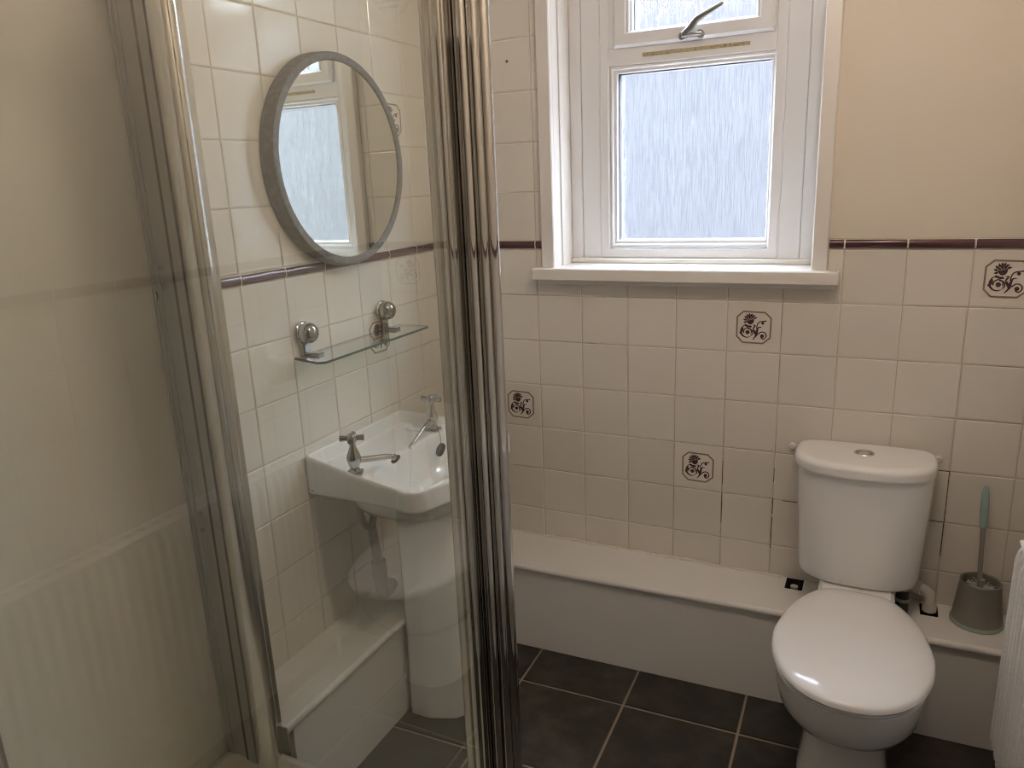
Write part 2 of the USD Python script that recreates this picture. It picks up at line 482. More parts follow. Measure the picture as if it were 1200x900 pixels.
# ---------------------------------------------------------------- back wall
wb = thing('wall_back', 'cream tiled window wall with a plum dado strip and painted plaster at the right', 'wall', kind='structure')
wall = sg.box(-.1, 0, W + .1, CEIL).difference(sg.box(.40, 1.235, 1.20, 2.30))
obj('grout_bed', wall_y(extrude(wall, -.22, -.0022)), M['grout'], wb, smooth=False)
tile_field(wb, wall_y, .0, W, Z0 - 8 * PV + .05, DADO0, B0, Z0, hole=OPEN, motifs=[(1.64, 1.24), (1.034, 1.09), (.274, .786), (.882, .638)])
dado(wb, wall_y, 0, W, B0, skip=(OPEN[0], OPEN[1]))
tile_field(wb, wall_y, .0, OPEN[0], DADO1, CEIL, B0, DADO1)
pl = extrude(sg.box(OPEN[1], DADO1 + .001, W, CEIL), -.02, .0015)
obj('plaster', wall_y(pl), M['plaster'], wb, smooth=False)
# stained joints to either side of the cistern
for (x0, z0, x1, z1) in ((1.1105, .40, 1.1105, .50), (1.1105, .515, 1.1105, .565), (1.1105, .62, 1.1105, .66), (.9585, .59, .9585, .665), (.9585, .46, .9585, .56),
                         (1.566, .46, 1.566, .712), (1.5, .712, 1.566, .712), (1.49, .561, 1.566, .561), (1.14, .561, 1.18, .561)):
    obj('stained_joint', wall_y(extrude(sg.LineString([(x0, z0), (x1, z1)]).buffer(.0014), -.004, -.0011)), M['grout_dark'], wb, smooth=False)

# ---------------------------------------------------------------- left wall
wl = thing('wall_left', 'cream tiled wall behind the basin with a plum dado strip', 'wall', kind='structure')
obj('grout_bed', wall_x(extrude(sg.box(NEAR - .1, 0, .1, CEIL), -.1, -.0022)), M['grout'], wl, smooth=False)
tile_field(wl, wall_x, YS - .012, 0, Z0 - 8 * PV + .05, DADO0, L0Y, Z0, motifs=[(-.40, 1.09)])
dado(wl, wall_x, YS - .012, 0, L0Y)
tile_field(wl, wall_x, YS - .012, 0, DADO1, CEIL, L0Y, DADO1, motifs=[(-.247, 1.72)])
obj('shower_panel', wall_x(extrude(sg.box(NEAR, 0.0, YS - .012, CEIL), -.02, .0)), M['panel'], wl, smooth=False, label='plain matt cream lining panel inside the shower')

# ---------------------------------------------------------------- right wall, near wall, shower end wall
wr = thing('wall_right', 'right hand tiled wall behind the radiator', 'wall', kind='structure')
tr = lambda m: wall_r(m, W)
obj('grout_bed', tr(extrude(sg.box(NEAR - .1, 0, .1, CEIL), -.1, -.0022)), M['grout'], wr, smooth=False)
ms = []
for i in range(18):
    for k in range(9):
        m = cushion(sg.box(-(i + 1) * P, DADO0 - (k + 1) * PV, -i * P, DADO0 - k * PV))
        if m is not None: ms.append(tr(m))
obj('tile_area', cat_(*ms), M['tile'], wr, smooth=False, kind='stuff')
dado(wr, tr, -2.6, 0, 0.0)
obj('plaster', tr(extrude(sg.box(NEAR, DADO1, 0, CEIL), -.02, .0015)), M['plaster'], wr, smooth=False)
wn = thing('wall_front', 'painted wall behind the camera', 'wall', kind='structure')
obj('plaster', box((.0, NEAR - .1, 0), (.80, NEAR, CEIL)), M['plaster'], wn, smooth=False)
obj('plaster', box((1.62, NEAR - .1, 0), (2.2, NEAR, CEIL)), M['plaster'], wn, smooth=False)
obj('plaster', box((.80, NEAR - .1, 2.04), (1.62, NEAR, CEIL)), M['plaster'], wn, smooth=False)
dr = thing('door_1', 'unseen open doorway behind the camera with white painted jambs, leading to the dark hall', 'doorway', kind='structure')
for (x0, x1) in ((.80, .85), (1.57, 1.62)):
    obj('jamb', box((x0, NEAR - .1, 0), (x1, NEAR + .012, 2.04), .003), M['wood'], dr, smooth=False)
obj('jamb', box((.85, NEAR - .1, 1.99), (1.57, NEAR + .012, 2.04), .003), M['wood'], dr, smooth=False)
hl = thing('wall_hall', 'unseen unlit hallway beyond the doorway, darkening the chrome reflections', 'hallway', kind='structure')  # out of view, gives the chrome posts something dark to reflect
obj('side', box((.2, NEAR - 1.4, 0), (.25, NEAR - .1, CEIL)), M['door'], hl, smooth=False)
obj('side', box((2.15, NEAR - 1.4, 0), (2.2, NEAR - .1, CEIL)), M['door'], hl, smooth=False)
obj('end', box((.2, NEAR - 1.45, 0), (2.2, NEAR - 1.4, CEIL)), M['door'], hl, smooth=False)
obj('head', box((.2, NEAR - 1.45, CEIL), (2.2, NEAR - .1, CEIL + .05)), M['door'], hl, smooth=False)
obj('carpet', box((.2, NEAR - 1.45, -.05), (2.2, NEAR - .1, -.002)), M['carpet'], hl, smooth=False)
ws = obj('wall_shower', box((.0, NEAR + .002, 0), (.79, -2.03, CEIL)), M['panel'], label='end wall of the shower compartment', cat='wall', kind='structure', smooth=False)

# ---------------------------------------------------------------- window
wd = thing('window_1', 'white framed window with two frosted panes', 'window', kind='structure')
YW = .13
D2 = np.array([0, 1, 0])
ZT = 2.22
# casing boards on the wall
obj('casing', box((OPEN[0], -.020, 1.256), (.4203, .002, OPEN[3]), .003), M['wood'], wd, smooth=False)
obj('casing', box((1.1815, -.020, 1.256), (OPEN[1], .002, OPEN[3]), .003), M['wood'], wd, smooth=False)
obj('casing', box((OPEN[0] - .0, -.0195, 2.262), (OPEN[1], .0015, OPEN[3]), .003), M['wood'], wd, smooth=False)
# reveal boards with a stop bead half way
obj('reveal', box((.398, .0, 1.24), (.4203, .20, 2.30), .002), M['wood'], wd, smooth=False)
obj('reveal', box((1.1815, .0, 1.24), (1.205, .20, 2.30), .002), M['wood'], wd, smooth=False)
obj('reveal', box((.42, .0, 2.262), (1.18, .20, 2.285), .002), M['wood'], wd, smooth=False)
obj('stop_bead', box((.4203, .046, 1.258), (.4255, YW + .01, 2.26), .0015), M['wood'], wd, smooth=False)
obj('stop_bead', box((1.176, .046, 1.258), (1.1815, YW + .01, 2.26), .0015), M['wood'], wd, smooth=False)
# packing boards beside the frame
for x0, x1, y in ((.4255, .4632, .128), (.4645, .5245, .131)):
    obj('cover_strip', box((x0, y, 1.27), (x1, YW + .05, 2.26), .0025), M['upvc'], wd, smooth=False)
for x0, x1, y in ((1.0745, 1.1345, .131), (1.136, 1.176, .128)):
    obj('cover_strip', box((x0, y, 1.27), (x1, YW + .05, 2.26), .0025), M['upvc'], wd, smooth=False)


def frame_ring(x0, x1, z0, z1, w, y0, y1, b=.003, ww=None):
    """A mitred frame (four bars) seen from the room: outer rect, bar width w, front at y0."""
    out, inn = sg.box(x0, z0, x1, z1), sg.box(x0 + w, z0 + w, x1 - w, z1 - w)
    a = extrude(out.buffer(-b, join_style='mitre').difference(inn.buffer(b, join_style='mitre')), -y0 - .0001, -y0)
    A = [np.array(sg.polygon.orient(g).exterior.coords)[:-1] for g in (out, out.buffer(-b, join_style='mitre'), inn.buffer(b, join_style='mitre'), inn)]
    A = [np.array([(g[:, 0].min(), g[:, 1].min()), (g[:, 0].max(), g[:, 1].min()), (g[:, 0].max(), g[:, 1].max()), (g[:, 0].min(), g[:, 1].max())]) for g in A]
    H = [y1, y0 + b, y0, y0, y0 + b, y1]
    S = [A[0], A[0], A[1], A[2], A[3], A[3]]
    V = [np.column_stack([s[:, 0], np.full(4, h), s[:, 1]]) for s, h in zip(S, H)]
    m = rings(V + [V[0]], False)
    m.fix_normals()
    return m


# main frame with transom
ZTR0, ZTR1 = 1.856, 1.9025
outer = frame_ring(.5245, 1.0745, 1.2725, ZT, .031, YW, YW + .07, .004)
obj('main_frame', outer, M['upvc'], wd, smooth=False)
obj('transom', box((.553, YW + .001, ZTR0 - .002), (1.046, YW + .07, ZTR1 + .004), .002), M['upvc'], wd, smooth=False)
# lower fixed pane: stepped glazing bead
obj('glazing_bead', frame_ring(.5555, 1.0545, 1.307, 1.8555, .013, YW + .004, YW + .06, .004), M['upvc'], wd, smooth=False)
obj('glazing_bead', frame_ring(.566, 1.0485, 1.3165, 1.846, .0135, YW + .010, YW + .06, .003), M['upvc'], wd, smooth=False)
obj('gasket', frame_ring(.577, 1.0415, 1.3215, 1.837, .0045, YW + .021, YW + .05, .001), M['gasket'], wd, smooth=False)
obj('pane', box((.578, YW + .026, 1.322), (1.041, YW + .032, 1.836)), M['window_glass'], wd, smooth=False)
# upper opening sash
obj('sash', frame_ring(.572, 1.0405, 1.9025, 2.20, .046, YW - .014, YW + .05, .008), M['upvc'], wd, smooth=False)
obj('glazing_bead', frame_ring(.613, 1.0015, 1.930, 2.165, .012, YW - .010, YW + .05, .004), M['upvc'], wd, smooth=False)
obj('glazing_bead', frame_ring(.622, .9975, 1.936, 2.158, .010, YW - .004, YW + .05, .003), M['upvc'], wd, smooth=False)
obj('gasket', frame_ring(.630, .9935, 1.9425, 2.152, .0035, YW + .010, YW + .04, .001), M['gasket'], wd, smooth=False)
obj('pane', box((.632, YW + .016, 1.944), (.992, YW + .022, 2.15)), M['window_glass'], wd, smooth=False)
# sill: board with a nose, fillet below and a low upstand at the frame
obj('sill', box((.356, -.056, 1.2215), (1.254, .0, 1.2585), .003), M['wood'], wd, smooth=False)
obj('sill', box((.42, -.004, 1.232), (1.1815, .20, 1.2583), .001), M['wood'], wd, smooth=False)
obj('sill_upstand', box((.4255, .112, 1.258), (1.176, .145, 1.2735), .003), M['wood'], wd, smooth=False)
obj('apron_board', box((.364, -.022, 1.206), (1.246, .0, 1.2225), .002), M['wood'], wd, smooth=False)
obj('rebate', frame_ring(.550, 1.050, 1.890, 2.205, .035, YW + .006, YW + .06, .002), M['upvc'], wd, smooth=False)
# handle
hb = box((.776, YW - .024, 1.907), (.846, YW - .012, 1.921), .004)
obj('handle_plate', cat_(lathe([(.0, .0), (.013, .0), (.0135, -.006), (.011, -.010), (0, -.010)], (.787, YW - .014, 1.914), 'y', 20), hb), M['handle'], wd)
lev = spline([(.792, YW - .03, 1.915), (.812, YW - .036, 1.930), (.826, YW - .040, 1.946), (.843, YW - .043, 1.956), (.875, YW - .046, 1.970), (.905, YW - .046, 1.984)], 30)
obj('handle_lever', cat_(tube(lev, np.concatenate([np.linspace(.011, .0095, 12), np.linspace(.0095, .0058, len(lev) - 13), [.003]]), 14), box((.786, YW - .04, 1.908), (.845, YW - .02, 1.918), .003), tube([(.838, YW - .014, 1.914), (.838, YW - .03, 1.914)], .011)), M['handle'], wd)
st = box((.662, YW - .0014, 1.8735), (.974, YW + .002, 1.8835), .0005)
obj('safety_sticker', st, M['sticker'], wd, smooth=False, label='narrow yellowed strip sticker on the transom')

M['blocker_wall'] = principled('blocker_near_black', (.0072, .0066, .0071), .9)  # added wall: hides the low sky so the lower pane stays dim
obj('neighbour_wall', box((-7, 3.0, -2.5), (9, 3.25, 2.95)), M['blocker_wall'], None, smooth=False, label='added near-black wall outside, blocking the low sky behind the frosted window', cat='added wall', kind='structure')

# ---------------------------------------------------------------- boxing along the walls
def skew(m, x0=0.0, k=.026):
    v = m.vertices.copy(); v[:, 1] += np.where(v[:, 1] < -.05, (v[:, 0] - 1.0) * k, 0); m = m.copy(); m.vertices = v; return m


bx = thing('pipe_boxing', 'long low white boxing under the window wall', 'boxing', group='pipe boxings')
top = sg.box(.0, -.205, W - .003, -.001)
for (cx, cy, sx, sy) in ((1.189, -.03, .021, .040), (1.549, -.055, .019, .035)):
    top = top.difference(sg.box(cx - sx, cy - sy, cx + sx, cy + sy).buffer(.004))
tp = extrude(top, .287, .310)
obj('top_board', skew(tp), M['boxing'], bx, smooth=False)
V = []
t = np.linspace(0, PI, 9)
prof = [(-.203 - .0115 * math.sin(s), .2985 + .0115 * math.cos(s)) for s in t]
nose = rings([np.array([(x, y, z) for y, z in prof] + [(x, -.203, .287), (x, -.203, .31)][:0]) for x in (.0, W - .003)], True); nose.fix_normals()
obj('front_nosing', skew(nose), M['boxing'], bx, smooth=40)
obj('front_panel', skew(box((.0, -.2, .0005), (W - .003, -.184, .287), .001)), M['boxing'], bx, smooth=False)
for cx, cy in ((1.189, -.03), (1.549, -.055)):
    obj('hole_lining', box((cx - .03, cy - .05, .20), (cx + .03, min(cy + .045, -.003), .256)), M['dark'], bx, smooth=False)  # dark block paints the shade down in the cut-out
for cx, cy, sx, sy in ((1.189, -.03, .021, .040), (1.549, -.055, .019, .035)):
    hp = sg.box(cx - sx, cy - sy, cx + sx, cy + sy).buffer(.004).intersection(sg.box(0, -.3, 2, -.0012))
    obj('hole_edge', skew(extrude(hp.buffer(.0004).difference(hp.buffer(-.0012)).intersection(sg.box(0, -.3, 2, -.0012)), .256, .3088)), M['dark'], bx, smooth=False)  # dark ring paints shade onto the sides of the cut-out
nodes = [(x, -.006 + .002 * math.sin(x * 31), .311 + .002 * math.sin(x * 17)) for x in np.linspace(.185, 1.15, 40)]
obj('sealant_bead', tube(nodes, [.005 + .0018 * math.sin(i * 1.9) for i in range(40)], 8), M['sealant'], bx)

bl = thing('pipe_boxing', 'short low white boxing on the left wall below the basin', 'boxing', group='pipe boxings')
obj('top_board', box((.001, YS + .013, .287), (.174, -.2425, .3105), .001), M['boxing'], bl, smooth=False)
nose = rings([np.array([(.172 + .0115 * math.sin(s), y, .2985 + .0115 * math.cos(s)) for s in t]) for y in (YS + .013, -.2425)], True); nose.fix_normals()
obj('front_nosing', nose, M['boxing'], bl, smooth=40)
obj('front_panel', box((.152, YS + .045, .0005), (.1715, -.2425, .287), .001), M['boxing'], bl, smooth=False)
obj('end_seal', box((.001, YS + .0124, .2450), (.186, YS + .0165, .3115), .001), M['strip_seal'], bl, smooth=False)

# ---------------------------------------------------------------- toilet
TX = 1.360


def dshape(cx, hw, yb, yf, n=64, rear=.5, pw=2.4, side=.5):
    """Outline seen from above: straight back at yb, rounded front at yf, half width hw; rear: share of hw at the back."""
    ys = yb + (yf - yb) * side          # where it is widest
    a = np.linspace(0, 2 * PI, n, endpoint=False)
    out = []
    for q in a:
        c, s = math.cos(q), math.sin(q)     # s>0: front half
        if s >= 0:
            x = hw * math.copysign(abs(c) ** (2 / pw), c); y = ys + (yf - ys) * abs(s) ** (2 / pw)
        else:
            e = 5.0
            x = hw * math.copysign(abs(c) ** (2 / e), c); y = ys + (yb - ys) * abs(s) ** (2 / e)
            k = abs((y - ys) / (yb - ys)) if yb != ys else 0
            x *= 1 - (1 - rear) * (k ** 1.6)
        out.append((cx + x, y))
    return np.array(out)


def loft(secs):
    """secs: (outline (n,2), z) pairs."""
    m = rings([np.column_stack([o, np.full(len(o), z)]) for o, z in secs], True)
    m.fix_normals()
    return m


def inset(o, d):
    c = o.mean(0); h = (o.max(0) - o.min(0)) / 2
    return c + (o - c) * (1 - d / h)


toilet = thing('toilet', 'white close coupled toilet with closed lid and dual flush', 'toilet', (TX, -.4, 0))
# cistern body
cs = []
for z, hw, yf in ((.415, .140, -.180), (.418, .151, -.192), (.426, .156, -.198), (.445, .158, -.203), (.56, .163, -.208), (.68, .169, -.212), (.744, .172, -.215)):
    cs.append((dshape(TX - .004, hw, -.018, yf, 72, .97, 2.9, .35), z))
obj('cistern', loft(cs), M['ceramic'], toilet)
lid = []
o = dshape(TX - .007, .178, -.012, -.229, 72, .98, 2.7, .35)
for d, z in ((.008, .742), (.001, .7445), (.0, .749), (.0005, .763), (.003, .7695), (.0075, .774), (.014, .7765), (.025, .7775), (.08, .7780)):
    lid.append((inset(o, d), z))
obj('cistern_lid', loft(lid), M['ceramic'], toilet)
fb = thing_button = lathe([(0, .0), (.025, .0), (.0255, .003), (.024, .0048), (.0205, .0045), (.0195, .002), (.0182, .002), (.0175, .006), (.012, .0072), (0, .0075)], (TX - .008, -.115, .7777), 'z', 36)
b = obj('flush_button', fb, M['chrome'], toilet, label='round chrome dual flush button')
obj('button_ring', lathe([(.0186, .0022), (.0193, .0022), (.0193, .0030), (.0186, .0030)], (TX - .008, -.115, .7777), 'z', 36), M['rubber'], b)
obj('button_split', box((TX - .024, -.1155, .7846), (TX + .008, -.1145, .7856)), M['rubber'], b, smooth=False)


# bowl and pedestal
def egg(hw, yb, yf, rear=.55, side=.50, pw=2.2):
    return dshape(TX, hw, yb, yf, 80, rear, pw, side)


bowl = [
    (egg(.110, -.222, -.54, .95, .55, 2.5), .0008), (egg(.108, -.222, -.537, .95, .55, 2.5), .02), (egg(.101, -.222, -.522, .95, .55, 2.4), .06),
    (egg(.097, -.222, -.512, .95, .55, 2.3), .11), (egg(.097, -.222, -.516, .95, .55, 2.3), .155), (egg(.104, -.222, -.54, .93, .55, 2.2), .185), (egg(.125, -.222, -.592, .85, .55, 2.2), .217),
    (egg(.148, -.222, -.640, .75, .54), .25), (egg(.162, -.222, -.672, .66, .53), .288), (egg(.169, -.222, -.692, .62, .53), .335),
    (egg(.1715, -.222, -.701, .60, .53), .375), (egg(.1715, -.222, -.701, .60, .53), .385), (egg(.165, -.225, -.695, .60, .53), .391), (egg(.12, -.23, -.65, .6, .53), .392)]
obj('bowl', loft(bowl), M['ceramic'], toilet)
rear = box((TX - .095, -.236, .313), (TX + .095, -.03, .4145), .010)
obj('cistern_platform', rear, M['ceramic'], toilet, smooth=False)
seat = [(inset(egg(.174, -.232, -.722, .58, .50), d), z) for d, z in ((.010, .3925), (.003, .394), (.0, .399), (.002, .4055), (.008, .4075))]
obj('seat', loft(seat), M['seat'], toilet)
ld = []
o = egg(.1785, -.230, -.734, .57, .50, 2.2)
for d, z in ((.010, .4085), (.003, .410), (.0, .416), (.0015, .4235), (.0055, .4285), (.012, .432), (.025, .4362), (.045, .4405), (.07, .4435), (.10, .4455), (.14, .4465)):
    ld.append((inset(o, d), z))
obj('seat_lid', loft(ld), M['seat'], toilet)
for s in (-1, 1):
    obj('hinge', tube([(TX + s * .07 - .02, -.222, .4045), (TX + s * .07 + .02, -.222, .4045)], .008), M['seat'], toilet)
cap = lathe([(0, -.014), (.006, -.014), (.0085, -.011), (.009, -.006), (.009, 0), (0, 0)], (0, 0, 0), 'y', 20)
for x, z, lab in ((1.1585, .742, 'small white screw cap on the wall at the left of the cistern'), (1.537, .747, 'small white screw cap on the wall at the right of the cistern')):
    m = cap.copy(); m.apply_translation([x, 0, z]); obj('screw_cap', m, M['knob'], None, label=lab, cat='screw cap', group='screw caps beside the cistern')
m = lathe([(0, -.0012), (.004, -.0012), (.0045, .001), (0, .001)], (.272, 0, 1.884), 'y', 14)
obj('wall_plug', m, M['grout_dark'], None, label='tiny dark plugged screw hole in the tile left of the window', cat='wall plug')

# pipes by the toilet
wp = thing('waste_elbow', 'white plastic pipe elbow rising from the boxing beside the toilet', 'pipe', (1.549, -.055, .21))
el = spline([(1.549, -.055, .312), (1.549, -.055, .345), (1.545, -.053, .362), (1.530, -.045, .370), (1.505, -.035, .371)], 28)
obj('elbow', tube(el, .0145, 18), M['pipe'], wp)
obj('collar', cat_(tube([(1.549, -.055, .314), (1.549, -.055, .338)], .0185, 18)), M['pipe'], wp)
obj('collar', cat_(tube([(1.527, -.044, .3705), (1.503, -.034, .371)], .0185, 18)), M['pipe'], wp)
obj('riser', tube([(1.549, -.055, .2565), (1.549, -.055, .313)], .0115, 18), M['rubber'], wp)
fp = thing('flush_connector', 'dark ribbed flush connector under the right of the cistern', 'pipe', (1.478, -.10, .31))
obj('connector', tube([(1.478, -.09, .3105), (1.478, -.09, .47)], .017, 18), M['rubber'], fp)
for z in (.35, .385, .42):
    obj('ring', tube([(1.478, -.09, z), (1.478, -.09, z + .010)], .0195, 18), M['hose'], fp)
cp = obj('pipe_stub', tube([(1.189, -.030, .2565), (1.189, -.030, .3005)], .011, 16), M['pipe'], None, label='capped pipe stub in the cut-out left of the toilet', cat='pipe')

# ---------------------------------------------------------------- toilet brush
BX, BY = 1.662, -.0665
hd = thing('brush_holder', 'grey tapered toilet brush holder with pale green foot on the boxing', 'brush holder', (BX, BY, .3103))
obj('pot', lathe([(0, .3180), (.0615, .3180), (.0612, .322), (.0545, .38), (.0495, .428), (.0505, .434), (.0485, .4365), (.046, .434), (.045, .425), (.049, .38), (.052, .335), (0, .333)], (BX, BY, 0), 'z', 48), M['grey_plastic'], hd)
obj('foot', lathe([(0, .3105), (.0625, .3105), (.0645, .313), (.0642, .319), (.0622, .3225), (0, .3225)], (BX, BY, 0), 'z', 48), M['green_rim'], hd)
br = thing('toilet_brush', 'toilet brush with teal grip standing in its grey holder', 'toilet brush', (BX, BY, .345))
top_ = np.array([BX - .014, BY + .012, .702]); bot = np.array([BX - .001, BY, .36])
at = lambda s: bot + (top_ - bot) * s
obj('stem', tube([at(s) for s in (.2, .35, .5, .62, .70)], [.006, .0062, .0056, .0065, .0078], 16), M['brush_grey'], br)
obj('grip', tube([at(s) for s in (.665, .69, .72, .80, .90, .96, .985, 1.0)], [.0078, .0092, .0098, .0104, .0098, .0085, .007, .004], 18), M['teal'], br, label='teal rubber grip')
hb_ = []
for k in range(520):
    a, z, el_ = rng.uniform(0, 2 * PI), rng.uniform(.350, .420), rng.uniform(-.2, .3)
    d = np.array([math.cos(a), math.sin(a), el_]); r1 = rng.uniform(.026, .036)
    s0 = np.array([BX, BY, z]); hb_.append(tube([s0 + d * .006, s0 + d * r1], .0012, 4))
obj('bristles', cat_(*hb_), M['bristle'], br, smooth=False, kind='stuff')
obj('bristle_core', tube([(BX, BY, .345), (BX, BY, .44)], .009, 12), M['brush_grey'], br)

# ---------------------------------------------------------------- radiator on the right wall
rx, ry0, ry1, rz0, rz1 = 1.662, -.480, -1.72, .243, .749
rd = thing('radiator', 'white ribbed panel radiator at the right edge', 'radiator', (1.72, -.9, .3))
ys_ = np.arange(ry0, ry1, -.002)
pr = np.clip(1.25 * np.cos((ys_ - ry0) * 2 * PI / .0333), -.75, .75) / .75
fx = rx + .006 - .0065 * pr
V = []
for z, e in ((rz0 + .002, .008), (rz0 + .006, .002), (rz0 + .016, 0), (rz1 - .040, 0), (rz1 - .022, .005), (rz1 - .010, .0119)):
    f_ = fx * (1 - e / .012) + (rx + .006) * (e / .012) if e else fx
    front = np.column_stack([f_ + e * .5, ys_, np.full(len(ys_), z)])
    back = np.column_stack([np.full(2, rx + .028), [ry1, ry0], [z, z]])
    V.append(np.vstack([front, back]))
pm = rings(V, True); pm.fix_normals()
obj('panel', pm, M['radiator'], rd, smooth=30)
obj('top_rail', box((rx + .003, ry1, rz1 - .006), (rx + .03, ry0, rz1 + .002), .003), M['radiator'], rd, smooth=False)
obj('side_cap', box((rx + .012, ry0, rz0 + .02), (W - .03, ry0 + .006, rz1), .003), M['radiator'], rd, smooth=False)
for k in range(29):
    y = ry0 - .012 - k * .0415
    obj('grille_bar', box((rx + .03, y - .012, rz1 - .012), (W - .032, y + .012, rz1 - .004), .002), M['radiator'], rd, smooth=False)
obj('grille_rim', box((rx + .030, ry1, rz1 - .02), (rx + .036, ry0, rz1 + .002), .001), M['radiator'], rd, smooth=False)
obj('back_panel', box((W - .032, ry1, rz0 + .02), (W - .016, ry0, rz1 - .004), .002), M['radiator'], rd, smooth=False)
for y in (ry0 - .12, ry1 + .12):
    obj('bracket', box((W - .02, y - .02, rz0 + .1), (W + .001, y + .02, rz1 - .08), .002), M['radiator'], rd, smooth=False)
rv = thing('radiator_valve', 'white radiator valve tail under the radiator', 'valve', (1.70, -.51, .2))
obj('tail', tube([(1.70, ry0 - .02, .0005), (1.70, ry0 - .02, .32)], .0075, 14), M['radiator'], rv)
obj('body', tube([(1.70, ry0 - .02, .255), (1.70, ry0 - .02, .30)], .014, 18), M['chrome'], rv)

# ---------------------------------------------------------------- basin
BC = np.array([.235, -.555])
def basin_outline(n=264):
    pts = [(.001, -.335), (.001, -.785), (.10, -.803), (.25, -.824), (.375, -.832), (.412, -.70), (.418, -.560), (.412, -.42), (.385, -.300), (.25, -.293), (.10, -.312)]
    poly = sg.Polygon(pts)
    raw = poly
    poly = poly.buffer(-.05).buffer(.05, quad_segs=16)
    poly = poly.union(raw.intersection(sg.box(-1, -2, .2, 1))).buffer(-.003).buffer(.003)
    out = []
    for a in np.linspace(0, 2 * PI, n, endpoint=False):
        ray = sg.LineString([tuple(BC), (BC[0] + math.cos(a), BC[1] + math.sin(a))])
        q = poly.exterior.intersection(ray)
        q = q if q.geom_type == 'Point' else max(q.geoms, key=lambda g: g.distance(sg.Point(BC)))
        out.append((q.x, q.y))
    return np.array(out)


BO = basin_outline()
na = len(BO)
ang_ = np.linspace(0, 2 * PI, na, endpoint=False)


def toward(o, d):
    v = o - BC; L = np.linalg.norm(v, axis=1)[:, None]
    return BC + v * (1 - d / L)


def superell(cx, cy, a, b, e=2.6):
    c, s = np.cos(ang_), np.sin(ang_)
    # point along direction ang_ seen from BC, kept in step with the outline
    r = 1 / ((np.abs(c / a) ** e + np.abs(s / b) ** e) ** (1 / e))
    return np.array([cx, cy]) + np.column_stack([c, s]) * r[:, None]


zt = lambda o: np.maximum(.840 - .11 * o[:, 0], .800)
zb = lambda o: .728 + np.clip(.02 * np.sin(np.clip(o[:, 0] / .30, 0, 1) * PI / 2), 0, .02) - .04 * np.clip((o[:, 0] - .30) / .115, 0, 1) * .30
c3 = lambda o, z: np.column_stack([o, z])
bowlA = superell(.255, -.555, .122, .185, 2.9)
bowl_r = [
    c3(superell(.22, -.555, .05, .06), np.full(na, .655)), c3(superell(.23, -.555, .12, .15), np.full(na, .664)), c3(superell(.235, -.555, .155, .205), np.full(na, .684)),
    c3(superell(.232, -.555, .168, .225), np.full(na, .708)), c3(superell(.230, -.555, .172, .230), np.full(na, .726)),
    c3(toward(BO, .030), zb(BO) + .002), c3(toward(BO, .010), zb(BO) - .001), c3(toward(BO, .002), zb(BO) + .002), c3(toward(BO, .0), zb(BO) + .009), c3(toward(BO, -.0), zt(BO) - .045), c3(toward(BO, .0005), zt(BO) - .013),
    c3(toward(BO, .0017), zt(BO) - .005), c3(toward(BO, .0045), zt(BO) - .0008), c3(toward(BO, .007), zt(BO) + .0002), c3(toward(BO, .0093), zt(BO) - .0015),
    c3(toward(BO, .0113), zt(BO) - .006)]
inA = toward(BO, .0128)
rear_ = np.clip((.17 - inA[:, 0]) / .05, 0, 1)
zi = zt(inA) - .012
bowl_r += [c3(inA, np.minimum(zi, .801))]
SE = lambda k, e, dx=0.0: superell(.2865 - dx, -.561, .1185 * k, .240 * (1 - (1 - k) * .75), e)
bowl_r += [*[c3(inA * (1 - k) + SE(1.0, 4.5) * k, np.minimum(zi, .801) * (1 - k) ** 3 + (1 - (1 - k) ** 3) * .7985 - .013 * np.exp(-(((inA * (1 - k) + SE(1.0, 4.5) * k)[:, 0] - .085) / .034) ** 4 - (((inA * (1 - k) + SE(1.0, 4.5) * k)[:, 1] + .352) / .034) ** 4)) for k in np.linspace(.08, .95, 14)], c3(SE(1.0, 4.5), np.full(na, .797)), c3(SE(.985, 4.4), np.full(na, .7945)), c3(SE(.95, 4.2), np.full(na, .786)),
           c3(SE(.90, 3.8, .003), np.full(na, .768)), c3(SE(.83, 3.4, .008), np.full(na, .742)), c3(SE(.72, 3.0, .016), np.full(na, .716)),
           c3(SE(.55, 2.6, .026), np.full(na, .698)), c3(SE(.34, 2.2, .036), np.full(na, .689)), c3(superell(.25, -.555, .022, .022, 2), np.full(na, .684)), c3(superell(.25, -.555, .018, .018, 2), np.full(na, .680))]
basin = thing('wash_basin', 'white ceramic wash basin on the tiled left wall', 'basin', (.2, -.555, .7))
bm = rings(bowl_r, True); bm.fix_normals()
obj('bowl', bm, M['ceramic'], basin, smooth=50)
obj('waste', lathe([(0, .679), (.019, .679), (.021, .682), (.0205, .684), (.016, .683), (0, .681)], (.25, -.555, .002), 'z', 28), M['chrome'], basin)
for y, x in ((-.70, .365), (-.41, .365)):
    pass
obj('maker_mark', cat_(*[wall_y(extrude(sg.Polygon([(.016 + dx, .742), (.021 + dx, .742), (.0185 + dx, .747)]), 0, .0006)) for dx in (0, .004, .002)]).apply_translation([0, -.7885, 0]), M['hose'], basin, smooth=False)
